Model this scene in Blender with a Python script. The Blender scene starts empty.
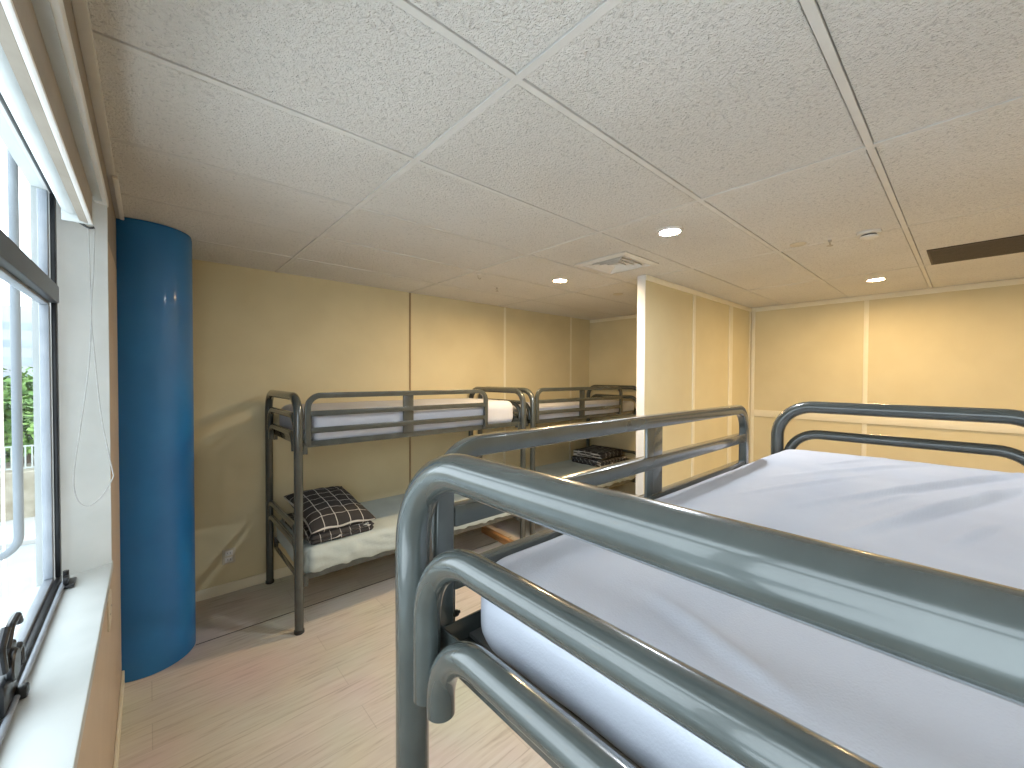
import bpy, bmesh, math, random
from mathutils import Vector, Matrix, noise
import numpy as np

random.seed(7)
sc = bpy.context.scene
col = sc.collection
PI = math.pi

# ------------------------------------------------------------------ materials
def new_mat(name):
    m = bpy.data.materials.new(name); m.use_nodes = True
    nt = m.node_tree; nt.nodes.clear()
    out = nt.nodes.new('ShaderNodeOutputMaterial')
    b = nt.nodes.new('ShaderNodeBsdfPrincipled')
    nt.links.new(b.outputs[0], out.inputs[0])
    return m, nt, b, out

def N(nt, t, **kw):
    n = nt.nodes.new(t)
    for k, v in kw.items(): setattr(n, k, v)
    return n

def mottled(name, c1, c2, rough=.6, scale=6, bump=0., bscale=60, coat=0., metallic=0., detail=4, coords='Object', stretch=None, spec=.5, bdist=.004):
    """two tones mixed by noise, with a fine bump"""
    m, nt, b, out = new_mat(name)
    tc = N(nt, 'ShaderNodeTexCoord')
    src = tc.outputs[coords]
    if stretch:
        mp = N(nt, 'ShaderNodeMapping'); mp.inputs['Scale'].default_value = stretch
        nt.links.new(src, mp.inputs[0]); src = mp.outputs[0]
    no = N(nt, 'ShaderNodeTexNoise'); no.inputs['Scale'].default_value = scale; no.inputs['Detail'].default_value = detail
    nt.links.new(src, no.inputs['Vector'])
    r = N(nt, 'ShaderNodeValToRGB')
    r.color_ramp.elements[0].position = .35; r.color_ramp.elements[1].position = .65
    r.color_ramp.elements[0].color = (*c1, 1); r.color_ramp.elements[1].color = (*c2, 1)
    nt.links.new(no.outputs['Fac'], r.inputs[0]); nt.links.new(r.outputs[0], b.inputs['Base Color'])
    b.inputs['Roughness'].default_value = rough; b.inputs['Metallic'].default_value = metallic
    b.inputs['Specular IOR Level'].default_value = spec
    if coat:
        b.inputs['Coat Weight'].default_value = coat; b.inputs['Coat Roughness'].default_value = .08
    if bump:
        n2 = N(nt, 'ShaderNodeTexNoise'); n2.inputs['Scale'].default_value = bscale; n2.inputs['Detail'].default_value = 5
        nt.links.new(src, n2.inputs['Vector'])
        bp = N(nt, 'ShaderNodeBump'); bp.inputs['Strength'].default_value = bump; bp.inputs['Distance'].default_value = bdist
        nt.links.new(n2.outputs['Fac'], bp.inputs['Height']); nt.links.new(bp.outputs[0], b.inputs['Normal'])
    return m

def emit(name, color, strength):
    m = bpy.data.materials.new(name); m.use_nodes = True
    nt = m.node_tree; nt.nodes.clear()
    out = nt.nodes.new('ShaderNodeOutputMaterial'); e = nt.nodes.new('ShaderNodeEmission')
    e.inputs[0].default_value = (*color, 1); e.inputs[1].default_value = strength
    nt.links.new(e.outputs[0], out.inputs[0]); return m

def make_ceiling_mat():
    m, nt, b, out = new_mat('mineral_fibre_tile')
    tc = N(nt, 'ShaderNodeTexCoord')
    mp = N(nt, 'ShaderNodeMapping'); nt.links.new(tc.outputs['Object'], mp.inputs[0])
    # pits and short fissures
    n1 = N(nt, 'ShaderNodeTexNoise'); n1.inputs['Scale'].default_value = 85; n1.inputs['Detail'].default_value = 3; n1.inputs['Distortion'].default_value = .8
    n2 = N(nt, 'ShaderNodeTexNoise'); n2.inputs['Scale'].default_value = 1.1; n2.inputs['Detail'].default_value = 3
    n3 = N(nt, 'ShaderNodeTexNoise'); n3.inputs['Scale'].default_value = 250; n3.inputs['Detail'].default_value = 2
    for n in (n1, n2, n3): nt.links.new(mp.outputs[0], n.inputs['Vector'])
    rp = N(nt, 'ShaderNodeValToRGB'); rp.color_ramp.elements[0].position = .30; rp.color_ramp.elements[1].position = .44
    nt.links.new(n1.outputs['Fac'], rp.inputs[0])
    r = N(nt, 'ShaderNodeValToRGB'); r.color_ramp.elements[0].position = .3; r.color_ramp.elements[1].position = .7
    r.color_ramp.elements[0].color = (.72, .70, .66, 1); r.color_ramp.elements[1].color = (.80, .785, .75, 1)
    nt.links.new(n2.outputs['Fac'], r.inputs[0])
    mx = N(nt, 'ShaderNodeMixRGB', blend_type='MULTIPLY'); mx.inputs[0].default_value = .22
    nt.links.new(r.outputs[0], mx.inputs[1]); nt.links.new(rp.outputs[0], mx.inputs[2])
    nt.links.new(mx.outputs[0], b.inputs['Base Color'])
    ad = N(nt, 'ShaderNodeMath', operation='MULTIPLY_ADD'); ad.inputs[1].default_value = .35
    nt.links.new(n3.outputs['Fac'], ad.inputs[0]); nt.links.new(n1.outputs['Fac'], ad.inputs[2])
    bp = N(nt, 'ShaderNodeBump'); bp.inputs['Strength'].default_value = 1.0; bp.inputs['Distance'].default_value = .011
    nt.links.new(ad.outputs[0], bp.inputs['Height']); nt.links.new(bp.outputs[0], b.inputs['Normal'])
    b.inputs['Roughness'].default_value = .9; b.inputs['Specular IOR Level'].default_value = .2
    return m

def make_floor_mat():
    m, nt, b, out = new_mat('pale_oak_vinyl')
    tc = N(nt, 'ShaderNodeTexCoord')
    mp = N(nt, 'ShaderNodeMapping'); mp.inputs['Scale'].default_value = (1.6, 22, 1)
    nt.links.new(tc.outputs['Object'], mp.inputs[0])
    n1 = N(nt, 'ShaderNodeTexNoise'); n1.inputs['Scale'].default_value = 2.2; n1.inputs['Detail'].default_value = 8; n1.inputs['Roughness'].default_value = .62; n1.inputs['Distortion'].default_value = .6
    nt.links.new(mp.outputs[0], n1.inputs['Vector'])
    n2 = N(nt, 'ShaderNodeTexNoise'); n2.inputs['Scale'].default_value = 2; n2.inputs['Detail'].default_value = 2
    nt.links.new(tc.outputs['Object'], n2.inputs['Vector'])
    r = N(nt, 'ShaderNodeValToRGB')
    e = r.color_ramp.elements
    e[0].position = .28; e[0].color = (.54, .465, .385, 1); e[1].position = .70; e[1].color = (.79, .725, .64, 1)
    k = e.new(.45); k.color = (.72, .645, .555, 1)
    nt.links.new(n1.outputs['Fac'], r.inputs[0])
    mx = N(nt, 'ShaderNodeMixRGB', blend_type='MULTIPLY'); mx.inputs[0].default_value = .25
    nt.links.new(r.outputs[0], mx.inputs[1]); nt.links.new(n2.outputs['Color'], mx.inputs[2])
    # plank joints: bricks 1.3 m long, 0.19 m wide
    br = N(nt, 'ShaderNodeTexBrick'); br.offset = .37
    for k_, v in (('Scale', 1.), ('Mortar Size', .0018), ('Brick Width', 1.3), ('Row Height', .19)): br.inputs[k_].default_value = v
    br.inputs['Color1'].default_value = (1, 1, 1, 1); br.inputs['Color2'].default_value = (.93, .93, .93, 1); br.inputs['Mortar'].default_value = (.72, .7, .68, 1)
    nt.links.new(tc.outputs['Object'], br.inputs['Vector'])
    m2 = N(nt, 'ShaderNodeMixRGB', blend_type='MULTIPLY'); m2.inputs[0].default_value = .7
    nt.links.new(mx.outputs[0], m2.inputs[1]); nt.links.new(br.outputs['Color'], m2.inputs[2])
    nt.links.new(m2.outputs[0], b.inputs['Base Color'])
    bp = N(nt, 'ShaderNodeBump'); bp.inputs['Strength'].default_value = .12; bp.inputs['Distance'].default_value = .002
    nt.links.new(n1.outputs['Fac'], bp.inputs['Height']); nt.links.new(bp.outputs[0], b.inputs['Normal'])
    b.inputs['Roughness'].default_value = .5; b.inputs['Specular IOR Level'].default_value = .35
    return m

def make_plaid(name, s=.085, rot=0.):
    """charcoal cotton with thin white window-pane lines"""
    m, nt, b, out = new_mat(name)
    tc = N(nt, 'ShaderNodeTexCoord')
    mp = N(nt, 'ShaderNodeMapping'); mp.inputs['Rotation'].default_value = (0, 0, rot); nt.links.new(tc.outputs['UV'], mp.inputs[0])
    sx = N(nt, 'ShaderNodeSeparateXYZ'); nt.links.new(mp.outputs[0], sx.inputs[0])
    facs = []
    for ax in ('X', 'Y'):
        d = N(nt, 'ShaderNodeMath', operation='DIVIDE'); d.inputs[1].default_value = s; nt.links.new(sx.outputs[ax], d.inputs[0])
        f = N(nt, 'ShaderNodeMath', operation='FRACT'); nt.links.new(d.outputs[0], f.inputs[0])
        l = N(nt, 'ShaderNodeMath', operation='LESS_THAN'); l.inputs[1].default_value = .055; nt.links.new(f.outputs[0], l.inputs[0])
        facs.append(l)
    mxm = N(nt, 'ShaderNodeMath', operation='MAXIMUM'); nt.links.new(facs[0].outputs[0], mxm.inputs[0]); nt.links.new(facs[1].outputs[0], mxm.inputs[1])
    no = N(nt, 'ShaderNodeTexNoise'); no.inputs['Scale'].default_value = 9; nt.links.new(tc.outputs['Object'], no.inputs['Vector'])
    r = N(nt, 'ShaderNodeValToRGB'); r.color_ramp.elements[0].color = (.035, .033, .034, 1); r.color_ramp.elements[1].color = (.06, .056, .055, 1)
    nt.links.new(no.outputs['Fac'], r.inputs[0])
    mx = N(nt, 'ShaderNodeMixRGB'); nt.links.new(mxm.outputs[0], mx.inputs[0]); nt.links.new(r.outputs[0], mx.inputs[1]); mx.inputs[2].default_value = (.62, .6, .56, 1)
    nt.links.new(mx.outputs[0], b.inputs['Base Color']); b.inputs['Roughness'].default_value = .85
    b.inputs['Specular IOR Level'].default_value = .2
    w = N(nt, 'ShaderNodeTexNoise'); w.inputs['Scale'].default_value = 16; nt.links.new(tc.outputs['Object'], w.inputs['Vector'])
    bp = N(nt, 'ShaderNodeBump'); bp.inputs['Strength'].default_value = .25; bp.inputs['Distance'].default_value = .01
    nt.links.new(w.outputs['Fac'], bp.inputs['Height']); nt.links.new(bp.outputs[0], b.inputs['Normal'])
    return m

def make_glass():
    m = bpy.data.materials.new('window_glass'); m.use_nodes = True
    nt = m.node_tree; nt.nodes.clear()
    out = nt.nodes.new('ShaderNodeOutputMaterial')
    t = nt.nodes.new('ShaderNodeBsdfTransparent'); t.inputs[0].default_value = (.93, .96, .97, 1)
    g = nt.nodes.new('ShaderNodeBsdfGlossy'); g.inputs['Roughness'].default_value = .02
    mx = nt.nodes.new('ShaderNodeMixShader')
    mx.inputs[0].default_value = .05; nt.links.new(t.outputs[0], mx.inputs[1]); nt.links.new(g.outputs[0], mx.inputs[2])
    nt.links.new(mx.outputs[0], out.inputs[0]); return m

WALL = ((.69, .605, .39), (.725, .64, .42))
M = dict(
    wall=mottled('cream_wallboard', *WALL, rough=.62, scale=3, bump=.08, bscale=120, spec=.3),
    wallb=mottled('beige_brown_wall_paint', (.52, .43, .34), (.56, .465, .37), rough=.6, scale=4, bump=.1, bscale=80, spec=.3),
    trimc=mottled('cream_trim_strip', (.84, .78, .60), (.88, .82, .66), rough=.5, scale=5, bump=.03, bscale=60),
    brownstrip=mottled('brown_joint_strip', (.30, .21, .11), (.35, .25, .13), rough=.55, scale=7, bump=.04),
    endwhite=mottled('white_end_strip', (.82, .80, .76), (.86, .84, .80), rough=.45, scale=4, bump=.03),
    white=mottled('white_gloss_paint', (.50, .53, .525), (.56, .585, .58), rough=.42, scale=7, bump=.05, bscale=25),
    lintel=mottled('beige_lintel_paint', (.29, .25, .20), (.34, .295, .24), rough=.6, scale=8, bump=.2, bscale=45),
    tee=mottled('ceiling_tee_paint', (.66, .645, .61), (.71, .695, .66), rough=.6, scale=9, bump=.05),
    plenum=mottled('dark_plenum', (.02, .018, .015), (.03, .027, .022), rough=.9),
    ceil=make_ceiling_mat(), floor=make_floor_mat(),
    steel=mottled('grey_green_enamel', (.050, .059, .056), (.063, .073, .069), rough=.26, scale=14, bump=.10, bscale=28, coat=.75, spec=.6, bdist=.0015),
    rubber=mottled('black_rubber', (.012, .012, .012), (.02, .02, .02), rough=.6, scale=20),
    bolt=mottled('dark_bolt_steel', (.03, .03, .03), (.06, .06, .06), rough=.35, scale=30, metallic=.8),
    sheet=mottled('white_fitted_sheet', (.53, .55, .62), (.57, .59, .655), rough=.9, scale=5, bump=.35, bscale=300, spec=.15, bdist=.002),
    sheet2=mottled('pale_green_grey_sheet', (.48, .54, .52), (.54, .60, .58), rough=.88, scale=5, bump=.35, bscale=40, spec=.2, bdist=.006),
    base=mottled('mattress_base_sheet_steel', (.12, .12, .115), (.16, .16, .15), rough=.6, scale=9),
    blue=mottled('blue_column_paint', (.013, .16, .45), (.018, .19, .50), rough=.42, scale=3.5, bump=.08, bscale=18, coat=.15),
    black=mottled('black_window_metal', (.012, .013, .015), (.022, .023, .026), rough=.35, scale=12, metallic=.3),
    sash=mottled('grey_sash_metal', (.20, .22, .25), (.25, .27, .30), rough=.4, scale=12),
    glass=make_glass(),
    plastic=mottled('white_plastic', (.72, .70, .66), (.76, .74, .70), rough=.4, scale=10),
    ivory=mottled('ivory_plastic', (.62, .56, .44), (.66, .60, .48), rough=.4, scale=10),
    chrome=mottled('sprinkler_metal', (.45, .42, .37), (.55, .5, .45), rough=.3, scale=20, metallic=.7),
    dark=mottled('dark_grille', (.06, .045, .032), (.08, .06, .043), rough=.6, scale=25),
    chain=mottled('grey_bead_chain', (.28, .28, .27), (.34, .34, .33), rough=.5, scale=40),
    wood=mottled('orange_timber', (.50, .24, .09), (.62, .33, .14), rough=.55, scale=4, stretch=(14, 1, 14), bump=.1),
    plaid=make_plaid('charcoal_plaid_cotton', s=.098), plaid2=make_plaid('charcoal_plaid_cotton_fine', s=.07, rot=.12),
    leaf=mottled('tree_leaves', (.05, .13, .02), (.17, .27, .06), rough=.7, scale=1.3),
    bark=mottled('tree_bark', (.10, .07, .05), (.15, .11, .08), rough=.9, scale=6),
    asphalt=mottled('pale_asphalt', (.22, .24, .25), (.27, .29, .30), rough=.9, scale=.6),
    kerb=mottled('kerb_concrete', (.30, .29, .27), (.36, .35, .33), rough=.9, scale=1.2),
    bank=mottled('stone_bank', (.20, .17, .12), (.29, .26, .20), rough=.95, scale=2.2),
    rail=mottled('pale_fence_paint', (.28, .30, .28), (.34, .36, .33), rough=.6, scale=5),
    tower=mottled('distant_tower_concrete', (.30, .31, .34), (.36, .37, .40), rough=.9, scale=.2),
    towerwin=mottled('distant_tower_windows', (.20, .24, .30), (.28, .32, .38), rough=.4, scale=.3),
    pipe=mottled('grey_pipe_paint', (.11, .13, .15), (.14, .16, .18), rough=.5, scale=4),
    warm=emit('warm_lamp_diffuser', (1.0, .71, .38), 430),
    warm2=emit('softer_warm_lamp_diffuser', (1.0, .71, .38), 240),
    cool=emit('cool_lamp_diffuser', (.84, .92, 1.0), 300),
)

# ------------------------------------------------------------------ mesh helpers
def link(o, parent=None):
    col.objects.link(o)
    if parent: o.parent = parent
    return o

def mk(name, bm, mat, parent=None, smooth=True, loc=None, ang=35):
    bmesh.ops.recalc_face_normals(bm, faces=bm.faces)
    me = bpy.data.meshes.new(name); bm.to_mesh(me); bm.free()
    me.materials.append(mat)
    if smooth:
        for p in me.polygons: p.use_smooth = True
        me.set_sharp_from_angle(angle=math.radians(ang))
    o = bpy.data.objects.new(name, me)
    if loc: o.location = loc
    return link(o, parent)

def empty(name, loc=(0, 0, 0), rot=(0, 0, 0)):
    o = bpy.data.objects.new(name, None); o.location = loc; o.rotation_euler = rot; o.empty_display_size = .1
    return link(o)

def tag(o, label, cat, group=None, kind=None):
    o['label'] = label; o['category'] = cat
    if group: o['group'] = group
    if kind: o['kind'] = kind
    return o

def struct(o):
    o['kind'] = 'structure'; return o

def copy_tree(o, parent=None):
    c = o.copy(); col.objects.link(c)
    if parent: c.parent = parent
    for ch in list(o.children): copy_tree(ch, c)
    return c

def box(bm, x0, x1, y0, y1, z0, z1, bev=0., seg=2):
    r = bmesh.ops.create_cube(bm, size=1)
    for v in r['verts']:
        v.co = Vector(((x0 + x1) / 2 + v.co.x * (x1 - x0), (y0 + y1) / 2 + v.co.y * (y1 - y0), (z0 + z1) / 2 + v.co.z * (z1 - z0)))
    if bev:
        ed = list({e for v in r['verts'] for e in v.link_edges})
        bmesh.ops.bevel(bm, geom=ed, offset=bev, segments=seg, profile=.5, affect='EDGES')

def nb(*a, **k):
    bm = bmesh.new(); box(bm, *a, **k); return bm

def cyl(bm, c, r, h, axis='Z', seg=24, r2=None, bev=0.):
    """closed cylinder starting at c, length h along the axis"""
    r2 = r if r2 is None else r2
    R = {'Z': Matrix.Identity(3), 'X': Matrix.Rotation(PI / 2, 3, 'Y'), 'Y': Matrix.Rotation(-PI / 2, 3, 'X')}[axis]
    rings = [(0, r), (h, r2)]
    if bev: rings = [(0, r - bev), (bev, r), (h - bev, r2), (h, r2 - bev)]
    vs = []
    for z, rr in rings:
        vs.append([bm.verts.new(Vector(c) + R @ Vector((rr * math.cos(2 * PI * i / seg), rr * math.sin(2 * PI * i / seg), z))) for i in range(seg)])
    for a, b in zip(vs, vs[1:]):
        for i in range(seg): bm.faces.new((a[i], a[(i + 1) % seg], b[(i + 1) % seg], b[i]))
    bm.faces.new(vs[0][::-1]); bm.faces.new(vs[-1])

def fillet(pts, rad, seg=10):
    """replace inner corners of a polyline by arcs"""
    pts = [Vector(p) for p in pts]; out = [pts[0]]
    for i in range(1, len(pts) - 1):
        r = rad[i - 1] if isinstance(rad, (list, tuple)) else rad
        p = pts[i]; a = (pts[i - 1] - p).normalized(); b = (pts[i + 1] - p).normalized()
        th = a.angle(b); d = r / math.tan(th / 2)
        c = p + (a + b).normalized() * (r / math.sin(th / 2))
        s = p + a * d - c; e = p + b * d - c
        n = s.cross(e).normalized(); w = s.angle(e)
        for k in range(seg + 1): out.append(c + Matrix.Rotation(w * k / seg, 3, n) @ s)
    out.append(pts[-1]); return out

def sweep(bm, path, section, normal, cap=True):
    """sweep a closed 2-D section (in-plane, along normal) along a planar path"""
    n = Vector(normal).normalized(); rings = []
    for i, p in enumerate(path):
        t = (path[min(i + 1, len(path) - 1)] - path[max(i - 1, 0)]).normalized()
        s = n.cross(t).normalized()
        rings.append([bm.verts.new(p + s * a + n * b) for a, b in section])
    k = len(section)
    for a, b in zip(rings, rings[1:]):
        for i in range(k): bm.faces.new((a[i], a[(i + 1) % k], b[(i + 1) % k], b[i]))
    if cap:
        bm.faces.new(rings[0][::-1]); bm.faces.new(rings[-1])

def circ(r, seg=20): return [(r * math.cos(2 * PI * i / seg), r * math.sin(2 * PI * i / seg)) for i in range(seg)]

def rrect(w, h, r=.005, seg=3):
    o = []
    for cx, cy, a0 in ((w / 2 - r, h / 2 - r, 0), (-w / 2 + r, h / 2 - r, 90), (-w / 2 + r, -h / 2 + r, 180), (w / 2 - r, -h / 2 + r, 270)):
        for k in range(seg + 1):
            a = math.radians(a0 + 90 * k / seg); o.append((cx + r * math.cos(a), cy + r * math.sin(a)))
    return o

def tube(path, r, normal, seg=20):
    bm = bmesh.new(); sweep(bm, path, circ(r, seg), normal); return bm

def soft_box(Lx, Ly, Lz, r, nx, ny, nz, disp=None, uv=False):
    """rounded cuboid from 0..L, finely gridded, optionally displaced along its normal"""
    bm = bmesh.new(); grid = {}
    hx, hy, hz = Lx / 2, Ly / 2, Lz / 2; r = min(r, hx, hy, hz * .999)
    def vert(i, j, k):
        if (i, j, k) in grid: return grid[(i, j, k)]
        p = Vector((-hx + Lx * i / nx, -hy + Ly * j / ny, -hz + Lz * k / nz))
        q = Vector((max(-hx + r, min(hx - r, p.x)), max(-hy + r, min(hy - r, p.y)), max(-hz + r, min(hz - r, p.z))))
        d = p - q
        nrm = d.normalized() if d.length > 1e-7 else Vector((0, 0, 1))
        if d.length > 1e-7: p = q + nrm * r
        p = p + Vector((hx, hy, hz))
        if disp: p = disp(p, nrm)
        v = bm.verts.new(p); grid[(i, j, k)] = v; return v
    for i in range(nx):
        for j in range(ny):
            for k in (0, nz): bm.faces.new((vert(i, j, k), vert(i + 1, j, k), vert(i + 1, j + 1, k), vert(i, j + 1, k)))
    for i in range(nx):
        for k in range(nz):
            for j in (0, ny): bm.faces.new((vert(i, j, k), vert(i + 1, j, k), vert(i + 1, j, k + 1), vert(i, j, k + 1)))
    for j in range(ny):
        for k in range(nz):
            for i in (0, nx): bm.faces.new((vert(i, j, k), vert(i, j + 1, k), vert(i, j + 1, k + 1), vert(i, j, k + 1)))
    if uv:
        L = bm.loops.layers.uv.new('UVMap')
        for f in bm.faces:
            for l in f.loops: l[L].uv = (l.vert.co.x, l.vert.co.y - l.vert.co.z)
    return bm

# ------------------------------------------------------------------ room
ZC = 2.59; XW = -.125; XL = -.100; YB = 3.89; XR = 5.65; XN = 5.05; YR = -2.6; T = .135
PY0, PY1, PX = 1.845, 1.912, 3.15           # partition faces and free end

def seg_holes(name, mat, boxes, parent=None):
    bm = bmesh.new()
    for b in boxes: box(bm, *b)
    return struct(mk(name, bm, mat, parent, smooth=False))

seg_holes('floor', M['floor'], [(XW - T, XR + .12, YR - .12, YB + .12, -.12, 0)])
bm = bmesh.new()
box(bm, XN, XN + .1, PY1, YB, 0, ZC + .1)
struct(mk('wall_alcove', bm, M['wall'], smooth=False))
seg_holes('wall_back', M['wall'], [(XW - T, XN + .12, YB, YB + .12, 0, ZC + .1)])
seg_holes('wall_right', M['wall'], [(XR, XR + .12, YR, PY1, 0, ZC + .1)])
seg_holes('wall_rear', M['wall'], [(XW - T, XR + .12, YR - .12, YR, 0, ZC + .1)])
seg_holes('wall_partition', M['wall'], [(PX, XR, PY0, PY1, 0, ZC)])

# window wall with its opening (recess with slightly splayed far jamb)
WY0, WY1 = -1.3, 1.93; SZ, HZ = 1.075, 2.30; XF = -.207
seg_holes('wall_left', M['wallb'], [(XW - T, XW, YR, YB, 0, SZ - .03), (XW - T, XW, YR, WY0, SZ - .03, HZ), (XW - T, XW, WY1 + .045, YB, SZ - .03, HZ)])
seg_holes('wall_lintel', M['lintel'], [(XW - T, XW, YR, YB, HZ, ZC + .1)])

# far jamb, near jamb, soffit and sill linings of the window recess
bm = bmesh.new()
ya, yb_ = 1.88, 1.956
vs = [bm.verts.new(p) for p in ((XW - T, ya, SZ - .03), (XL, yb_, SZ - .03), (XL, WY1 + .05, SZ - .03), (XW - T, WY1 + .05, SZ - .03),
                                (XW - T, ya, HZ), (XL, yb_, HZ), (XL, WY1 + .05, HZ), (XW - T, WY1 + .05, HZ))]
for f in ((0, 1, 2, 3), (4, 5, 6, 7), (0, 1, 5, 4), (1, 2, 6, 5), (2, 3, 7, 6), (3, 0, 4, 7)): bm.faces.new([vs[i] for i in f])
struct(mk('trim_1', bm, M['white'], smooth=False))
seg_holes('trim_2', M['white'], [(XW - T, XL, WY0 - .03, WY0, SZ, HZ), (XW - T, XL - .008, WY0, WY1 - .03, HZ - .012, HZ)])
bm = nb(XW - T, XL + .003, WY0 - .03, 1.985, SZ - .03, SZ, bev=.004)
struct(mk('trim_3', bm, M['white']))
# rounded bead on the lintel edge
bm = bmesh.new(); box(bm, XW - .006, XL + .003, YR, 1.985, HZ - .006, HZ + .024, bev=.006)
struct(mk('trim_4', bm, M['tee']))
# white angle trim where the ceiling meets the window wall
bm = bmesh.new(); box(bm, XW, -.098, YR, 3.10, ZC - .018, ZC, bev=.003); struct(mk('trim_5', bm, M['tee']))
# baseboards
struct(mk('baseboard_back', nb(.1, XN, YB - .012, YB, 0, .08, bev=.004), M['trimc']))
struct(mk('baseboard_left', nb(XW, XW + .012, YR, 3.12, 0, .075, bev=.004), M['trimc']))
struct(mk('baseboard_right', nb(XR - .012, XR, YR, PY0, 0, .08, bev=.004), M['trimc']))
struct(mk('baseboard_partition', nb(PX, XR - .013, PY0 - .012, PY0, 0, .08, bev=.004), M['trimc']))
# wall strips
tn = 7
def trim(b, mat, bev=.002):
    global tn
    struct(mk('trim_%d' % tn, nb(*b, bev=bev), mat)); tn += 1
trim((2.028, 2.048, YB - .006, YB, .081, ZC), M['brownstrip'])
for x in (3.34, 4.61): trim((x - .017, x + .017, YB - .006, YB, .081, ZC), M['trimc'])
for x0, x1 in ((4.045, 4.10), (4.955, 5.06), (5.60, 5.637)): trim((x0, x1, PY0 - .008, PY0, .081, ZC - .046), M['trimc'])
trim((PX - .006, PX + .002, PY0 - .004, PY1 + .004, 0, ZC - .001), M['endwhite'])
trim((PX + .002, XR - .013, PY0 - .014, PY0, ZC - .045, ZC), M['trimc'])          # cornice on the partition
trim((XR - .012, XR, YR, PY0, ZC - .05, ZC), M['trimc'])                             # cornice on the right wall
trim((XN - .012, XN, PY1, YB - .013, ZC - .045, ZC), M['trimc'])                     # cornice in the alcove
trim((XR - .008, XR, .718, .758, .081, ZC - .051), M['trimc'])                       # upright strip, right wall
trim((XR - .010, XR, PY0 - .052, PY0 - .014, .081, ZC - .051), M['trimc'])
trim((XR - .016, XR - .002, YR, PY0 - .053, 1.245, 1.325), M['trimc'])                # dado rail
trim((.21, 2.9, 3.258, 3.2635, -.001, .0012), M['plenum'], bev=0)                    # open joint in the floor covering

# suspended ceiling: tiles on a tee grid
gx = [-.408 + 1.22 * i for i in range(-1, 7)]; gy = [.265 + .61 * j for j in range(-5, 1)] + [.898, 1.505] + [1.505 + .61 * j for j in range(1, 6)]
bm = bmesh.new()
hw = .0125; gap = .0022
for i in range(len(gx) - 1):
    for j in range(len(gy) - 1):
        x0, x1, y0, y1 = gx[i] + hw + gap, gx[i + 1] - hw - gap, gy[j] + hw + gap, gy[j + 1] - hw - gap
        x0, x1, y0, y1 = max(x0, XW), min(x1, XR + .02), max(y0, YR), min(y1, YB + .02)
        if x1 - x0 < .03 or y1 - y0 < .03: continue
        n = len(bm.verts); z = ZC + random.uniform(.000, .003)
        before = set(bm.verts)
        box(bm, x0, x1, y0, y1, z, z + .016, bev=.002, seg=1)
        tx, ty = random.uniform(-.002, .002), random.uniform(-.003, .003)
        for v in set(bm.verts) - before: v.co.z += tx * (v.co.x - (x0 + x1) / 2) + ty * (v.co.y - (y0 + y1) / 2)
struct(mk('ceiling', bm, M['ceil'], smooth=False))
bm = bmesh.new(); box(bm, XW - T, XR + .12, YR - .12, YB + .12, ZC + .10, ZC + .2); struct(mk('ceiling_slab', bm, M['plenum'], smooth=False))
bm = bmesh.new()
for x in gx:
    if XW < x < XR: box(bm, x - hw, x + hw, YR, YB, ZC - .0015, ZC + .03, bev=.001, seg=1)
for y in gy:
    if YR < y < YB: box(bm, XW, XR, y - hw + .001, y + hw - .001, ZC - .001, ZC + .028, bev=.001, seg=1)
struct(mk('trim_%d' % tn, bm, M['tee'])); tn += 1

# ------------------------------------------------------------------ window
win = struct(empty('window_1', (XF, 0, SZ)))
def wpart(name, boxes, mat, parent=win, bev=.003):
    bm = bmesh.new()
    for b in boxes: box(bm, b[0] - XF, b[1] - XF, b[2], b[3], b[4] - SZ, b[5] - SZ, bev=bev)
    return mk(name, bm, mat, parent)
FX0, FX1 = XF - .012, XF
wpart('window_frame', [(FX0, FX1, WY0, 1.879, SZ, SZ + .022), (FX0, FX1, WY0, 1.879, HZ - .03, HZ - .013), (FX0, FX1, 1.855, 1.879, SZ + .022, HZ - .03), (FX0, FX1, WY0, WY0 + .03, SZ + .022, HZ - .03)], M['black'])
wpart('transom', [(FX0 - .004, FX1 + .006, WY0 + .03, 1.855, 1.938, 1.990)], M['black'])
wpart('mullion', [(FX0 - .003, FX1 + .003, .25, .29, SZ + .022, 1.938), (FX0 - .003, FX1 + .003, .25, .29, 1.99, HZ - .03)], M['black'])
sf = wpart('sash_frame', [(XF - .034, XF - .013, .30, 1.853, SZ + .006, SZ + .03), (XF - .034, XF - .013, 1.833, 1.853, SZ + .03, 1.93), (XF - .034, XF - .013, .30, 1.853, 1.93, 1.945), (XF - .034, XF - .013, .30, .32, SZ + .03, 1.93)], M['sash'])
wpart('sash_frame', [(XF - .034, XF - .013, WY0 + .03, 1.853, 1.985, 2.0), (XF - .034, XF - .013, 1.833, 1.853, 2.0, HZ - .03)], M['sash'])
wpart('pane', [(XF - .026, XF - .022, WY0, 1.84, 1.99, HZ - .02)], M['glass'], bev=0)
wpart('pane', [(XF - .026, XF - .022, WY0, 1.84, SZ + .02, 1.94)], M['glass'], bev=0)
# stay rod along the sill with end bracket
bm = bmesh.new(); cyl(bm, (.008, -.3, .012), .0055, 2.13, 'Y', 12)
stay = mk('stay_rod', bm, M['sash'], win)
bm = bmesh.new(); box(bm, .004, .034, 1.795, 1.86, .002, .012, bev=.003); box(bm, .010, .022, 1.80, 1.83, .012, .034, bev=.003)
cyl(bm, (.012, 1.845, .012), .007, .03, 'Z', 12)
mk('stay_bracket', bm, M['black'], win)
bm = bmesh.new(); box(bm, .001, .022, 1.235, 1.262, .003, .024, bev=.004); mk('stay_clip', bm, M['bolt'], win)
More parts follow.
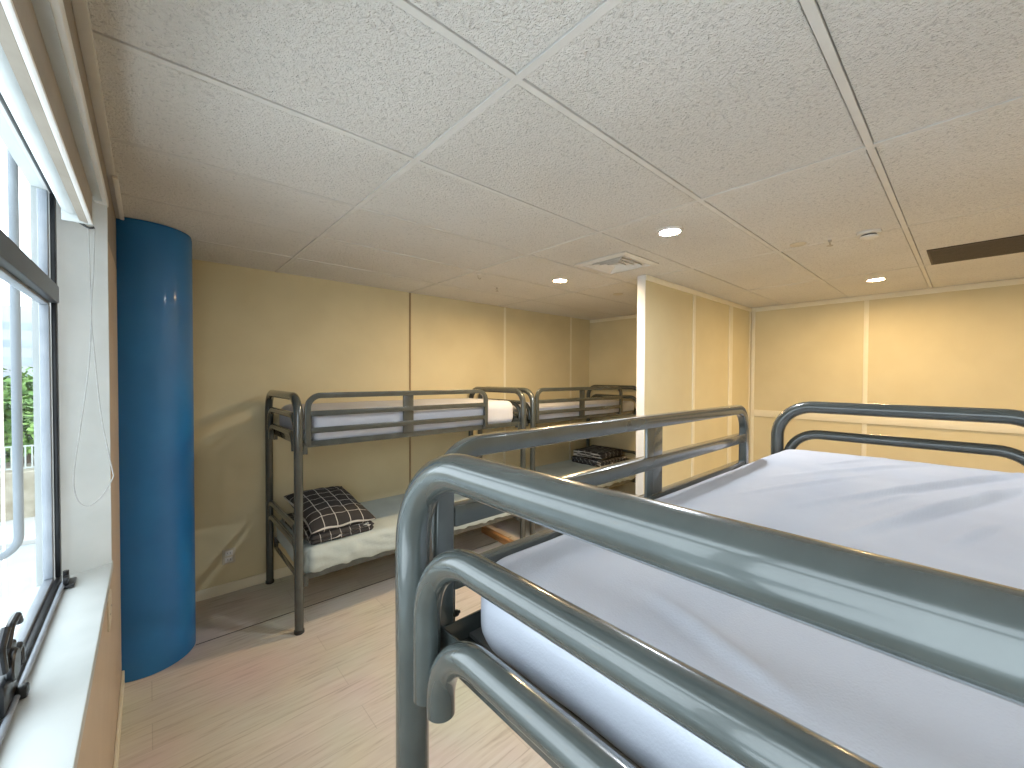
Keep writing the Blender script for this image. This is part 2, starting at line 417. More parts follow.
# winder latch, flat against the frame
lt = mk('latch', nb(-.010, .006, 1.165, 1.265, .014, .075, bev=.005), M['black'], win)
bm = bmesh.new(); cyl(bm, (.002, 1.215, .088), .030, .012, 'X', 18, bev=.003); box(bm, -.008, .008, 1.17, 1.25, .095, .125, bev=.005)
mk('latch_hub', bm, M['black'], lt)
bm = bmesh.new(); sweep(bm, fillet([(.0, 1.20, .11), (.0, 1.245, .150), (.0, 1.300, .150), (.0, 1.318, .128)], .012, 5), circ(.007, 10), (1, 0, 0))
mk('latch_lever', bm, M['black'], lt)
bm = bmesh.new(); sweep(bm, fillet([(.004, 1.22, .09), (.004, 1.285, .095), (.004, 1.295, .05)], .01, 5), circ(.008, 10), (1, 0, 0)); sweep(bm, fillet([(.004, 1.17, .10), (.004, 1.15, .15), (.004, 1.19, .17)], .01, 5), circ(.007, 10), (1, 0, 0))
mk('latch_arm', bm, M['black'], lt)

# roller blind: cassette under the soffit, rolled fabric, beaded chain
bl = tag(empty('roller_blind', (-.15, 0, HZ - .012)), 'white roller blind cassette rolled up at the window head with a hanging bead chain', 'blind')
bm = bmesh.new(); Y0b, Y1b = WY0 + .03, 1.85
# cassette profile (x outward, z down): open channel with a lip
prof = [(.022, 0), (.022, -.088), (.012, -.092), (-.006, -.088), (-.006, -.082), (.012, -.084), (.0165, -.081), (.0165, 0)]
sweep(bm, [Vector((0, Y0b, 0)), Vector((0, Y1b, 0))], [(a, b) for a, b in prof], (0, 0, 1))
bmesh.ops.delete(bm, geom=list(bm.verts), context='VERTS')
r0 = [bm.verts.new((x, Y0b, z)) for x, z in prof]; r1 = [bm.verts.new((x, Y1b, z)) for x, z in prof]
for i in range(len(prof)): bm.faces.new((r0[i], r0[(i + 1) % len(prof)], r1[(i + 1) % len(prof)], r1[i]))
bm.faces.new(r0); bm.faces.new(r1[::-1])
mk('cassette', bm, M['lintel'], bl, ang=20)
mk('bottom_lip', nb(.0135, .0235, Y0b, Y1b, -.0935, -.0865, bev=.001), M['endwhite'], bl)
bm = bmesh.new(); cyl(bm, (-.018, Y0b, -.045), .030, Y1b - Y0b - .01, 'Y', 24); mk('rolled_fabric', bm, M['white'], bl)
bm = bmesh.new(); box(bm, -.045, .024, Y1b, Y1b + .008, -.094, -.001, bev=.003); mk('end_cap', bm, M['white'], bl)
bm = bmesh.new(); sweep(bm, fillet([(-.01, Y1b + .012, -.088), (.014, Y1b + .012, -.104), (.026, Y1b + .012, -.098)], .012, 5), circ(.0035, 8), (0, 1, 0)); mk('chain_guide', bm, M['bolt'], bl)
# chain loop: two strands that cross once, then the loop
def chain_pts():
    a = [(.012, -.10), (.014, -.25), (.016, -.38), (.008, -.55), (-.012, -.74), (-.027, -.88), (-.022, -.955), (.0, -.985), (.03, -.965), (.06, -.905), (.058, -.87), (.035, -.70), (.022, -.50), (.016, -.38), (.022, -.24), (.026, -.10)]
    pts = [Vector((x, Y1b + .012 + .004 * math.sin(i * 1.3), z)) for i, (x, z) in enumerate(a)]
    out = []
    for i in range(len(pts) - 1):
        p0, p1, p2, p3 = pts[max(i - 1, 0)], pts[i], pts[i + 1], pts[min(i + 2, len(pts) - 1)]
        for k in range(8):
            t = k / 8; out.append(.5 * ((2 * p1) + (p2 - p0) * t + (2 * p0 - 5 * p1 + 4 * p2 - p3) * t * t + (3 * p1 - p0 - 3 * p2 + p3) * t ** 3))
    out.append(pts[-1]); return out
bm = bmesh.new(); sweep(bm, chain_pts(), circ(.0016, 6), (0, 1, 0)); mk('bead_chain', bm, M['chain'], bl)

# outside the window ------------------------------------------------
def tb(name, pts, r, rad, mat, label, cat, **k):
    bm = bmesh.new(); p = fillet(pts, rad, 8) if len(pts) > 2 else [Vector(q) for q in pts]
    sweep(bm, p, circ(r, 16), (0, 1, 0)); return tag(mk(name, bm, mat), label, cat, **k)
tb('drainpipe', [(-.342, 2.2, 5.2), (-.342, 2.2, 1.10), (-.80, 2.2, 1.02)], .0125, .07, M['pipe'], 'pale grey drainpipe with a bottom bend just outside the window', 'pipe')
tb('conduit', [(-.389, 2.28, 5.2), (-.389, 2.28, .6)], .004, 0, M['endwhite'], 'thin white conduit running straight down outside beside the drainpipe', 'pipe')

GZ = -4.8
bm = bmesh.new(); box(bm, -60, 40, 4.5, 24, GZ - .3, GZ); struct(mk('road', bm, M['asphalt'], smooth=False))
bm = bmesh.new(); box(bm, -60, 40, 24, 25.5, GZ - .3, GZ + .18, bev=.03); box(bm, -60, 40, 16.5, 16.8, GZ - .001, GZ + .006); struct(mk('kerb', bm, M['kerb'], smooth=False))
bm = bmesh.new(); box(bm, -60, 40, 28.5, 140, GZ - .3, -2.7)
box(bm, -60, 40, 28, 28.5, GZ - .3, -2.6, bev=.04); struct(mk('stone_bank', bm, M['bank'], smooth=False))
bm = bmesh.new(); box(bm, -60, 40, 25.5, 28, GZ - .3, GZ + .12); struct(mk('verge', bm, M['kerb'], smooth=False))
fe = tag(empty('railing_fence', (-5, 28.3, -2.6)), 'pale upright railing fence above the stone bank across the road outside', 'fence')
bm = bmesh.new()
for i in range(60): box(bm, -6 + i * .2, -5.95 + i * .2, -.02, .02, .08, 1.15)
mk('pickets', bm, M['rail'], fe, smooth=False)
for z in (.10, 1.08): mk('rail', nb(-6.1, 6.0, -.03, .03, z, z + .06), M['rail'], fe, smooth=False)

def tree(x, y, z, r, h, label, seed):
    rnd = random.Random(seed)
    t = tag(empty('leafy_tree', (x, y, z)), label, 'tree', 'trees across the road')
    bm = bmesh.new(); cyl(bm, (0, 0, -.3), .22, h * .6, 'Z', 10, r2=.1)
    mk('trunk', bm, M['bark'], t)
    bm = bmesh.new()
    blobs = [(Vector((rnd.uniform(-.6, .6) * r, rnd.uniform(-.5, .5) * r, h * rnd.uniform(.25, .85))), r * rnd.uniform(.35, .6)) for _ in range(14)]
    for c, br in blobs:
        for _ in range(150):
            d = Vector((rnd.gauss(0, 1), rnd.gauss(0, 1), rnd.gauss(0, 1))).normalized()
            p = c + d * br * rnd.uniform(.7, 1.05); p.z = max(p.z, .2)
            a = Vector((rnd.gauss(0, 1), rnd.gauss(0, 1), rnd.gauss(0, .6))).normalized(); b = a.cross(d + Vector((.1, .2, .3))).normalized()
            s = rnd.uniform(.14, .30)
            q = [bm.verts.new(p + a * s), bm.verts.new(p + b * s * .6), bm.verts.new(p - a * s), bm.verts.new(p - b * s * .6)]
            bm.faces.new(q)
    mk('foliage', bm, M['leaf'], t, smooth=False)
tree(-4.6, 31.5, -2.7, 2.3, 3.2, 'low bright green bushy tree directly behind the railing fence', 1)
tree(-6.2, 37, -2.7, 2.8, 4.9, 'tall green tree standing further behind the railing fence', 2)
tree(-1.0, 33, -2.7, 2.0, 4.2, 'green tree partly hidden by the window frame behind the fence', 3)
def tower(x, y, w, h, label):
    t = tag(empty('tower_block', (x, y, -2.7)), label, 'building', 'distant tower blocks')
    mk('tower_wall', nb(-w / 2, w / 2, -4, 4, 0, h), M['tower'], t, smooth=False)
    bm = bmesh.new()
    for k in range(int(h / 3.2) - 1): box(bm, -w / 2 + .8, w / 2 - .8, -4.05, -3.9, 3 + k * 3.2, 4.4 + k * 3.2)
    mk('window_bands', bm, M['towerwin'], t, smooth=False)
tower(-17.5, 120, 9, 17, 'pale tower block far away above the trees, the taller one')
tower(-26, 132, 7, 13, 'low pale tower block far away above the trees, the shorter one')

# ------------------------------------------------------------------ column
bm = bmesh.new()
cx, cy, cr = -.02, 3.33, .236
seg = 96; zs = [0, .004, .02, .6, 1.2, 1.8, 2.4, ZC - .02, ZC - .001]
amax = math.acos((XW + .001 - cx) / (cr - .004)); angs = [-amax + 2 * amax * i / seg for i in range(seg + 1)]   # cut off flat where it meets the wall
rings = []
for z in zs:
    rr = cr - (.004 if z in (0, ZC - .001) else 0)
    rings.append([bm.verts.new((rr * math.cos(a), rr * math.sin(a), z)) for a in angs])
for a, b in zip(rings, rings[1:]):
    for i in range(len(angs)): bm.faces.new((a[i], a[(i + 1) % len(angs)], b[(i + 1) % len(angs)], b[i]))
bm.faces.new(rings[0][::-1]); bm.faces.new(rings[-1])
tag(mk('round_column', bm, M['blue'], loc=(cx, cy, 0)), 'big round column painted blue, floor to ceiling beside the window wall', 'column', kind='thing')

# ------------------------------------------------------------------ bunk beds
BL, BW = 2.05, .885
RP, RT = .0285, .0222
def make_bunk(s, label, zend=1.283, R=(.135, .115, .095)):
    """s = +1: guard rail on the low-y side; -1: mirrored (guard on the high-y side). Local origin = foot-end guard-side post at the floor."""
    root = tag(empty('bunk_bed'), label, 'bunk bed', 'grey steel bunk beds')
    def P(x, y, z): return Vector((x, s * y, z))
    def bx(bm, x0, x1, y0, y1, z0, z1, bev=.002): box(bm, x0, x1, min(s * y0, s * y1), max(s * y0, s * y1), z0, z1, bev=bev)
    for x in (0, BL):
        # upper end hoop
        mk('end_hoop', tube(fillet([P(x, 0, 1.262), P(x, 0, 1.580), P(x, BW, 1.580), P(x, BW, 1.262)], R[0], 14), RP, (1, 0, 0), 28), M['steel'], root, ang=60)
        mk('end_bar', tube(fillet([P(x, .0475, zend), P(x, .0475, 1.450), P(x, BW - .0475, 1.450), P(x, BW - .0475, zend)], R[1], 12), RT, (1, 0, 0), 24), M['steel'], root, ang=60)
        mk('end_bar', tube(fillet([P(x, .0895, min(zend, 1.21)), P(x, .0895, 1.321), P(x, BW - .0895, 1.321), P(x, BW - .0895, min(zend, 1.21))], R[2], 12), RT, (1, 0, 0), 24), M['steel'], root, ang=60)
        bm = bmesh.new(); sg = .032 if x == 0 else -.032
        bx(bm, min(x + sg - .002, x + sg + .002), max(x + sg - .002, x + sg + .002), RP, BW - RP, 1.238, 1.297, .001)
        bx(bm, min(x + sg, x + sg * 2.1), max(x + sg, x + sg * 2.1), RP, BW - RP, 1.238, 1.243, .001)
        mk('end_beam', bm, M['steel'], root)
        for z in (.69, .575):
            mk('end_bar', tube(fillet([P(x, .0475, z - .14), P(x, .0475, z), P(x, BW - .0475, z), P(x, BW - .0475, z - .14)], .06, 8), RT * .9, (1, 0, 0), 18), M['steel'], root, ang=60)
        bm = bmesh.new(); bx(bm, min(x + sg - .002, x + sg + .002), max(x + sg - .002, x + sg + .002), RP, BW - RP, .285, .335, .001)
        mk('end_beam', bm, M['steel'], root)
        for y in (0, BW):
            bm = bmesh.new(); p = P(x, y, .012); cyl(bm, p, RP * .985, 1.25, 'Z', 28)
            leg = mk('leg', bm, M['steel'], root, ang=60)
            bm = bmesh.new(); cyl(bm, P(x, y, 0), RP * 1.12, .026, 'Z', 28, r2=RP * 1.1, bev=.003); mk('foot_cap', bm, M['rubber'], leg)
    # long rails (angle steel): outer flange and inward flange
    for z in (1.235, .335):
        for y, d in ((0, 1), (BW, -1)):
            bm = bmesh.new()
            bx(bm, .03, BL - .03, y + d * .016, y + d * .020, z, z + .042, .001)
            bx(bm, .03, BL - .03, y + d * .020, y + d * .062, z, z + .004, .001)
            rail = mk('side_rail', bm, M['steel'], root)
            for x in (.045, BL - .045):
                bm = bmesh.new(); bx(bm, x - .016, x + .016, y + d * .010, y + d * .016, z - .045, z + .03, .002)
                cyl(bm, P(x, y + d * .010, z - .03) - Vector((0, .003 if s * d > 0 else -.003, 0)), .006, .006 * (1 if s * d > 0 else -1), 'Y', 10)
                mk('bracket', bm, M['steel'], rail)
        bm = bmesh.new()
        n = 12
        for k in range(n):
            x = .08 + (BL - .16) * (k + .5) / n
            bx(bm, x - .055, x + .055, .022, BW - .022, z + .0045, z + .012, .001)
        mk('bed_base', bm, M['base'], root)
    # guard rail of square tube with rounded ends
    g0, g1 = .058, 1.575
    sec = rrect(.038, .03, .005, 3)
    gp = [P(g0 + .0, 0, 1.262), P(g0, 0, 1.588), P(g1, 0, 1.588), P(g1, 0, 1.262)]
    bm = bmesh.new(); sweep(bm, fillet(gp, .085, 10), sec, (0, 1, 0)); guard = mk('guard_rail', bm, M['steel'], root)
    for z in (1.465, 1.35):
        bm = bmesh.new(); bx(bm, g0 + .019, g1 - .019, -.015, .015, z - .019, z + .019, .004); mk('guard_bar', bm, M['steel'], guard)
    bm = bmesh.new(); bx(bm, .755, .845, -.0045 + .006, .0045 + .006, 1.279, 1.57, .001); mk('guard_plate', bm, M['steel'], guard)
    # lower fixing plate of the guard with its bolt
    for x in (g0, g1):
        bm = bmesh.new(); bx(bm, x - .022, x + .022, .004, .012, 1.245, 1.36, .001); pl = mk('fixing_plate', bm, M['steel'], guard)
        bm = bmesh.new(); cyl(bm, P(x + .021, .008, 1.285), .006, .008, 'X', 10); cyl(bm, P(x + .018, .008, 1.285), .003, .016, 'X', 8); mk('bolt', bm, M['bolt'], pl)
    return root

NX, NY = .335, .63
near = make_bunk(-1, 'bunk bed in the foreground, its grey tube end closest to the camera', 1.198, (.15, .125, .10)); near.location = (NX, NY, 0); near.rotation_euler = (0, 0, math.radians(.5))
b1 = make_bunk(1, 'steel bunk bed against the back wall, first one from the blue column'); b1.location = (.74, 2.962, 0)
b2 = copy_tree(b1); b2.location = (2.925, 2.962, 0); b2['label'] = 'steel bunk bed in the back corner, partly hidden behind the partition end'

# mattresses
def folds(p, lines):
    d = 0
    for (ax, ay), (bx_, by), w, amp in lines:
        a = Vector((ax, ay)); b = Vector((bx_, by)); q = Vector((p.x, p.y)); ab = b - a
        t = max(0, min(1, (q - a).dot(ab) / ab.length_squared)); sd = (q - a).cross(ab) / ab.length
        dist = (q - (a + ab * t)).length
        env = min(1, t * 2.5) * min(1, (1 - t) * 3.5)
        d += amp * env * (math.exp(-(dist / w) ** 2) - .3 * math.exp(-((sd - 1.6 * w) / w) ** 2) * (1 if 0 < t < 1 else 0))
    return d

def make_mattress(L, W, H, r, lines=(), n=(90, 44, 10), crown=.006, seed=0, nz=.0025, droop=0., rc=.08):
    def disp(p, nrm):
        a = noise.noise(Vector((p.x * 3.1 + seed, p.y * 3.1, p.z * 3))) + .5 * noise.noise(Vector((p.x * 8 + seed, p.y * 8, p.z * 9)))
        d = a * nz + .6 * nz * noise.noise(Vector((p.x * 3 + p.y * 3 + seed, p.y * 17 - p.x * 6, 1.5)))
        if nrm.z > .5:
            u, v = p.x / L, p.y / W
            d += crown * 16 * u * (1 - u) * v * (1 - v) + folds(p, lines)
        elif abs(nrm.z) < .8:
            k = noise.noise(Vector((p.x * 7 + seed, p.y * 7, p.z * 22 + p.x * 6)))
            d += droop * (k + .4 * noise.noise(Vector((p.x * 19, p.y * 19, p.z * 40))))
        if rc:
            hx, hy = L / 2, W / 2; x, y = p.x - hx, p.y - hy
            dx, dy = max(0, abs(x) - hx + rc), max(0, abs(y) - hy + rc)
            if dx > 0 and dy > 0:
                k = max(dx, dy) / math.hypot(dx, dy)
                p = Vector((hx + math.copysign(hx - rc + dx * k, x), hy + math.copysign(hy - rc + dy * k, y), p.z))
        q = p + nrm * d
        if nrm.z < 0 or p.z < H * .3: q.z = max(q.z, p.z) if p.z < .01 else q.z
        return q
    return soft_box(L, W, H, r, *n, disp=disp)

MX, MY = NX + .077, NY - .024 - .835     # near mattress origin
wr = [((1.215 - MX, .309 - MY), (2.40 - MX, -.17 - MY), .014, .016), ((1.034 - MX, .19 - MY), (2.05 - MX, -.13 - MY), .016, .018),
      ((1.255 - MX, .214 - MY), (1.67 - MX, .092 - MY), .010, .005), ((1.113 - MX, .04 - MY), (1.456 - MX, -.05 - MY), .012, .007),
      ((1.5 - MX, .45 - MY), (2.3 - MX, .10 - MY), .016, .008), ((1.2 - MX, .46 - MY), (1.9 - MX, .20 - MY), .012, .006),
      ((.59 - MX, .349 - MY), (.488 - MX, .09 - MY), .014, .006), ((1.9 - MX, .38 - MY), (2.33 - MX, .22 - MY), .012, .006)]
bm = make_mattress(1.92, .835, .138, .05, wr, n=(280, 120, 12), seed=3, rc=.10)
tag(mk('mattress', bm, M['sheet'], loc=(MX, MY, 1.2475), ang=180), 'mattress in a creased white sheet on the foreground bunk', 'mattress', 'upper bunk mattresses')
for (bxn, lab, sd) in ((.74, 'white sheeted mattress on the top of the first back-wall bunk', 11), (2.925, 'white sheeted mattress on the top of the corner bunk', 17)):
    hh = .235 if sd == 11 else .15
    bm = make_mattress(1.93, .835, hh, .075 if sd == 11 else .045, (), n=(90, 46, 14), seed=sd, nz=.004, crown=.012)
    tag(mk('mattress', bm, M['sheet'], loc=(bxn + .06, 2.99, 1.2475), ang=180), lab, 'mattress', 'upper bunk mattresses')
for (bxn, lab, sd) in ((.74, 'pale green-grey sheeted mattress on the lower tier under the plaid pillow', 23), (2.925, 'dim grey-green mattress on the lower tier of the corner bunk', 29)):
    bm = make_mattress(1.955, .85, .19, .05, (), n=(110, 44, 12), seed=sd, nz=.004, crown=.006, droop=.012)
    tag(mk('mattress', bm, M['sheet2'], loc=(bxn + .035, 2.970, .3475), ang=180), lab, 'mattress', 'lower bunk mattresses')

# bedding
def folded(name, L, W, H, layers, mat, loc, rz, label, group, seed):
    def disp(p, nrm):
        d = .006 * noise.noise(Vector((p.x * 6 + seed, p.y * 6, p.z * 8)))
        if abs(nrm.z) < .85:
            d += -.012 * abs(math.cos(PI * layers * p.z / H)) ** 6 * (1 if .1 < p.z / H < .9 else 0) + .008 * noise.noise(Vector((p.x * 4 + seed, p.y * 4, layers * p.z / H * 2)))
        q = p + nrm * d
        if p.z > H * .5: q.z += .006 * math.sin(p.x * 9 + seed) * math.sin(p.y * 7)
        return q
    bm = soft_box(L, W, H, min(.028, H * .42), 36, 44, 12, disp=disp, uv=True)
    o = mk(name, bm, mat, loc=loc, ang=180); o.rotation_euler = (0, 0, rz)
    return tag(o, label, 'bedding', group)

def pillow(L, W, H, mat, loc, rot, label):
    bm = bmesh.new(); n = 40; V = {}
    L_ = bm.loops.layers.uv.new('UVMap')
    for sgn in (1, -1):
        for i in range(n + 1):
            for j in range(n + 1):
                u, v = -1 + 2 * i / n, -1 + 2 * j / n
                edge = i in (0, n) or j in (0, n)
                if edge and sgn < 0: V[(sgn, i, j)] = V[(1, i, j)]; continue
                pin = 1 - .07 * (1 - v * v) * abs(u) ** 2 ; pin2 = 1 - .05 * (1 - u * u) * abs(v) ** 2
                t = max(0, (1 - abs(u) ** 3.2) * (1 - abs(v) ** 3.2)) ** .55
                w = .012 * noise.noise(Vector((u * 2.2, v * 2.2, sgn * 2.))) + .006 * noise.noise(Vector((u * 6, v * 6, sgn * 3.)))
                z = sgn * (H / 2) * t + w * min(1, t * 1.4)
                if edge: z += .008 * math.sin(7 * (u + v))
                V[(sgn, i, j)] = bm.verts.new((u * L / 2 * pin, v * W / 2 * pin2, z))
        for i in range(n):
            for j in range(n):
                f = bm.faces.new((V[(sgn, i, j)], V[(sgn, i + 1, j)], V[(sgn, i + 1, j + 1)], V[(sgn, i, j + 1)]))
                for l, (a, b) in zip(f.loops, ((i, j), (i + 1, j), (i + 1, j + 1), (i, j + 1))): l[L_].uv = (a / n * L * 1.05, b / n * W * 1.05)
    o = mk('pillow', bm, mat, loc=loc, ang=180); o.rotation_euler = rot
    return tag(o, label, 'pillow')
LM = .3475 + .19
folded('folded_duvet', .47, .68, .068, 2, M['plaid2'], (.825, 3.00, LM + .003), math.radians(3), 'folded charcoal duvet with white grid lines under the plaid pillow', 'folded plaid bedding', 1)
pillow(.47, .69, .15, M['plaid'], (1.05, 3.345, LM + .152), (math.radians(9), math.radians(1), math.radians(2)), 'plump charcoal pillow with white grid lines on top of the folded duvet')
folded('folded_duvet', .60, .52, .085, 2, M['plaid2'], (4.38, 3.16, LM + .002), math.radians(0), 'folded charcoal plaid duvet at the bottom of the corner bunk stack', 'folded plaid bedding', 5)
folded('folded_duvet', .55, .48, .085, 2, M['plaid'], (4.41, 3.18, LM + .096), math.radians(3), 'folded charcoal plaid duvet on top of the corner bunk stack', 'folded plaid bedding', 8)

# timber lying under the first bunk
bm = nb(-.03, .03, 0, .62, 0, .06, bev=.006)
o = tag(mk('timber_batten', bm, M['wood'], loc=(2.72, 2.95, .0)), 'short orange timber batten on the floor under the first back-wall bunk', 'timber')
o.rotation_euler = (0, 0, math.radians(-4))

# ------------------------------------------------------------------ fittings
def downlight(x, y, mat, label, r=.055):
    t = tag(empty('downlight', (x, y, ZC)), label, 'ceiling light', 'round recessed ceiling lights')
    bm = bmesh.new()
    pr = [(r, -.0035), (r + .003, -.010), (r + .012, -.010), (r + .020, -.004), (r + .021, .004), (r, .004)]
    rr = [[bm.verts.new((a * math.cos(2 * PI * i / 40), a * math.sin(2 * PI * i / 40), z)) for i in range(40)] for a, z in pr]
    for k in range(len(pr)):
        a, b = rr[k], rr[(k + 1) % len(pr)]
        for i in range(40): bm.faces.new((a[i], a[(i + 1) % 40], b[(i + 1) % 40], b[i]))
    mk('bezel', bm, M['plastic'], t)
    bm = bmesh.new(); cyl(bm, (0, 0, -.0045), r - .0005, .004, 'Z', 40); mk('diffuser', bm, mat, t)
downlight(2.763, 2.461, M['warm'], 'round warm recessed ceiling light before the back-wall bunks')
downlight(2.32, 1.20, M['cool'], 'round bluish-white recessed ceiling light, the brightest one')
downlight(4.764, .564, M['warm2'], 'round warm recessed ceiling light near the right wall')

downlight(2.32, -1.3, M['cool'], 'unseen round bluish-white ceiling light added behind the foreground bunk for more bounce light')  # added lamp, out of view, to bounce more light onto the ceiling
downlight(4.764, -1.45, M['warm2'], 'unseen round warm ceiling light added beyond the dark grille to lift the ambient light')  # added lamp, out of view, evens out the light along the right wall

# square supply diffuser
vt = tag(empty('ceiling_vent', (2.69, 1.82, ZC)), 'square white four-way ceiling vent with nested louvres near the partition', 'vent')
def ring(bm, a0, z0, a1, z1, t=.004):
    """sloping square ring from half-size a0 at z0 to a1 at z1, with thickness"""
    def sq(a, z): return [bm.verts.new((sx * a, sy * a, z)) for sx, sy in ((-1, -1), (1, -1), (1, 1), (-1, 1))]
    q = [sq(a0, z0), sq(a1, z1), sq(a1, z1 + t), sq(a0, z0 + t)]
    for k in range(4):
        for i in range(4): bm.faces.new((q[k][i], q[k][(i + 1) % 4], q[(k + 1) % 4][(i + 1) % 4], q[(k + 1) % 4][i]))
bm = bmesh.new(); ring(bm, .225, -.006, .185, -.014, .006); mk('vent_frame', bm, M['plastic'], vt, smooth=False)
for k in range(4):
    a = .178 - k * .042
    bm = bmesh.new(); ring(bm, a, -.013, a - .017, .010, .002); mk('louvre', bm, M['plastic'], vt, smooth=False)
bm = nb(-.19, .19, -.19, .19, .0125, .0142); mk('vent_throat', bm, M['plenum'], vt, smooth=False)

# dark linear return grille
gr = tag(empty('ceiling_grille', (4.205, -.40, ZC)), 'long dark brown slotted grille in the ceiling at the right', 'grille')
bm = bmesh.new()
for b in ((-.255, .255, .60, .612), (-.255, .255, -.612, -.60), (-.255, -.243, -.60, .60), (.243, .255, -.60, .60)): box(bm, b[0], b[1], b[2], b[3], -.006, .002, bev=.001)
mk('grille_frame', bm, M['dark'], gr)
mk('grille_back', nb(-.243, .243, -.60, .60, -.0015, -.0005), M['plenum'], gr, smooth=False)
bm = bmesh.new()
for k in range(16):
    x = -.23 + k * .0307; box(bm, x - .009, x + .009, -.60, .60, -.0055, -.003)
mk('grille_slats', bm, M['dark'], gr, smooth=False)

# detectors and sprinklers
def lathe(bm, prof, seg=28):
    rr = [[bm.verts.new((a * math.cos(2 * PI * i / seg), a * math.sin(2 * PI * i / seg), z)) for i in range(seg)] for a, z in prof]
    for a, b in zip(rr, rr[1:]):
        for i in range(seg): bm.faces.new((a[i], a[(i + 1) % seg], b[(i + 1) % seg], b[i]))
    bm.faces.new(rr[0][::-1]); bm.faces.new(rr[-1])
sd = tag(empty('smoke_detector', (3.206, .415, ZC)), 'round white smoke detector with a dark ring, nearest the dark grille', 'smoke detector')
bm = bmesh.new(); lathe(bm, [(.058, .001), (.058, -.010), (.052, -.016), (.04, -.018)]); mk('detector_base', bm, M['plastic'], sd)
bm = bmesh.new(); lathe(bm, [(.036, -.018), (.036, -.026)]); mk('sensor_ring', bm, M['rubber'], sd)
bm = bmesh.new(); lathe(bm, [(.044, -.026), (.042, -.034), (.026, -.040), (.01, -.041)]); mk('detector_cap', bm, M['plastic'], sd)
def sprinkler(x, y, label):
    s = tag(empty('sprinkler', (x, y, ZC + .002)), label, 'sprinkler', 'ceiling sprinklers')
    bm = bmesh.new(); lathe(bm, [(.034, .001), (.034, -.003), (.018, -.008)]); mk('escutcheon', bm, M['plastic'], s)
    bm = bmesh.new(); lathe(bm, [(.009, -.008), (.009, -.02), (.005, -.022)], 12)
    for sg in (-1, 1): sweep(bm, fillet([(sg * .006, 0, -.018), (sg * .013, 0, -.03), (0, 0, -.043)], .006, 4), circ(.002, 6), (0, 1, 0))
    mk('sprinkler_body', bm, M['chrome'], s)
    bm = bmesh.new(); lathe(bm, [(.016, -.043), (.017, -.0455)], 18); mk('deflector', bm, M['chrome'], s)
sprinkler(3.189, .598, 'small ceiling sprinkler head between the smoke detector and the blank plate')
sprinkler(2.53, 3.065, 'small ceiling sprinkler head above the back-wall bunks')
def plate(name, x, y, r, label, prof=None):
    bm = bmesh.new(); lathe(bm, prof or [(r, .001), (r, -.004), (r - .008, -.008)])
    o = mk(name, bm, M['ivory'], loc=(x, y, ZC)); return tag(o, label, 'ceiling plate', 'round ceiling plates')
plate('ceiling_plate', 3.156, .758, .045, 'flat round blank plate on the ceiling left of the sprinkler and smoke detector')
plate('ceiling_plate', 3.67, 2.462, .05, 'small round plate on the ceiling just behind the partition end')
hk = tag(empty('ceiling_hook', (2.092, 2.788, ZC)), 'tiny ceiling hook in front of the back-wall sprinkler', 'hook')
bm = bmesh.new(); lathe(bm, [(.022, .001), (.022, -.004), (.012, -.008)], 16); mk('hook_base', bm, M['plastic'], hk)
bm = bmesh.new(); sweep(bm, fillet([(0, 0, -.006), (0, 0, -.03), (.02, 0, -.045), (.03, 0, -.028)], .01, 5), circ(.003, 8), (0, 1, 0)); mk('hook_wire', bm, M['chrome'], hk)
tag(mk('trim_offcut', nb(-.008, .010, -.62, .0, -.014, 0, bev=.003), M['endwhite'], loc=(-.100, 3.06, ZC - .0185)), 'short white strip on the ceiling edge right above the blue column', 'trim strip')

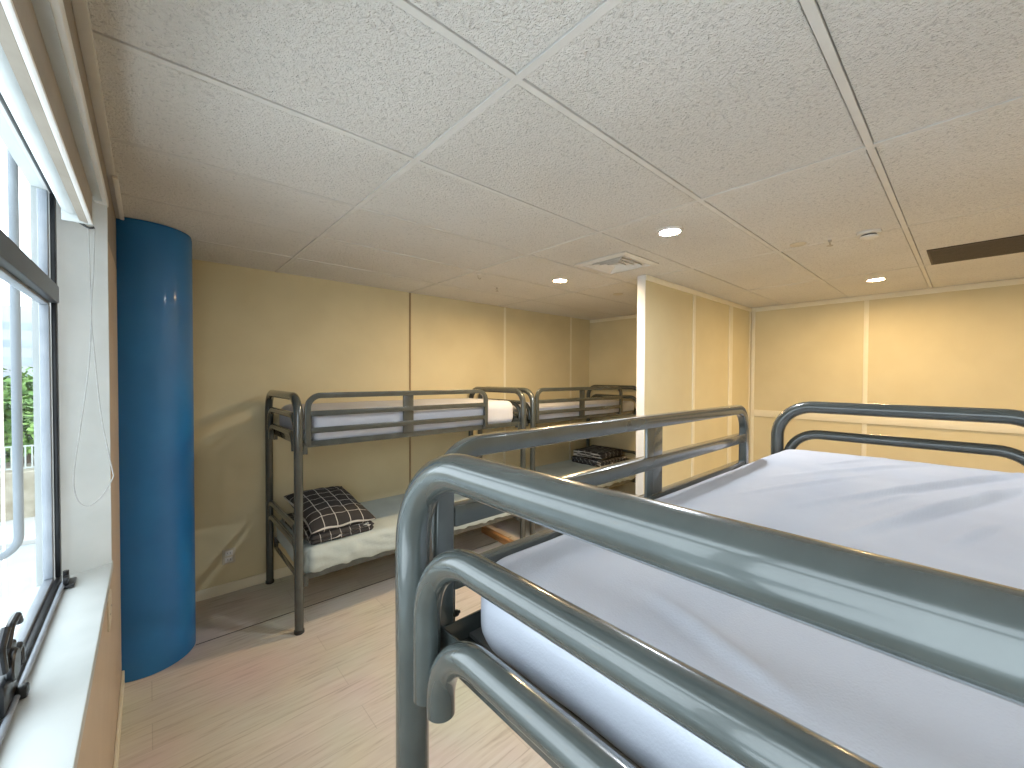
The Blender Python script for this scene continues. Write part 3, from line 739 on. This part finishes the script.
# wall outlet, blank cover
ou = tag(empty('wall_outlet', (.464, YB, .29)), 'ivory double power outlet low on the back wall beside the blue column', 'outlet')
mk('outlet_plate', nb(-.043, .043, -.008, 0, -.06, .06, bev=.004), M['ivory'], ou)
for z in (-.026, .026):
    so = mk('socket_face', nb(-.026, .026, -.011, -.008, z - .02, z + .02, bev=.003), M['plastic'], ou)
    bm = bmesh.new()
    for a in (-.009, .007): box(bm, a, a + .003, -.0115, -.0105, z - .006, z + .008)
    mk('slots', bm, M['rubber'], so, smooth=False)
cv = tag(empty('cover_plate', (XW - .001, 2.23, .80)), 'pale blank cover plate on the wall below the window sill', 'cover plate')
mk('plate', nb(0, .008, -.06, .06, -.06, .06, bev=.003), M['ivory'], cv)
for y in (-.042, .042):
    bm = bmesh.new(); cyl(bm, (.007, y, 0), .004, .003, 'X', 10); mk('screw', bm, M['chrome'], cv)

# ------------------------------------------------------------------ daylight, camera
w = bpy.data.worlds.new('World'); sc.world = w; w.use_nodes = True
nt = w.node_tree; nt.nodes.clear()
ow = nt.nodes.new('ShaderNodeOutputWorld'); bg = nt.nodes.new('ShaderNodeBackground')
bg.inputs[0].default_value = (.86, .94, 1.0, 1); bg.inputs[1].default_value = 1.85
nt.links.new(bg.outputs[0], ow.inputs[0])

cam = bpy.data.cameras.new('camera'); co = bpy.data.objects.new('camera', cam); col.objects.link(co)
yaw, pit, rol = math.radians(41.69), math.radians(-1.0), math.radians(-.24)
fwd = Vector((math.sin(yaw) * math.cos(pit), math.cos(yaw) * math.cos(pit), math.sin(pit)))
rt = Vector((math.cos(yaw), -math.sin(yaw), 0)); dn = -rt.cross(fwd)
r2 = rt * math.cos(rol) + dn * math.sin(rol); d2 = -rt * math.sin(rol) + dn * math.cos(rol)
mw = Matrix((( r2.x, -d2.x, -fwd.x, 0), (r2.y, -d2.y, -fwd.y, 0), (r2.z, -d2.z, -fwd.z, 1.72), (0, 0, 0, 1)))
co.matrix_world = mw
cam.sensor_fit = 'HORIZONTAL'; cam.sensor_width = 36; cam.lens = 408.24 * 36 / 1024; cam.clip_start = .02; cam.clip_end = 500
sc.camera = co

vs_ = sc.view_settings
sc.display_settings.display_device = 'sRGB'
vs_.view_transform = 'Standard'; vs_.look = 'None'; vs_.gamma = 1; vs_.exposure = 1.6; vs_.use_curve_mapping = False
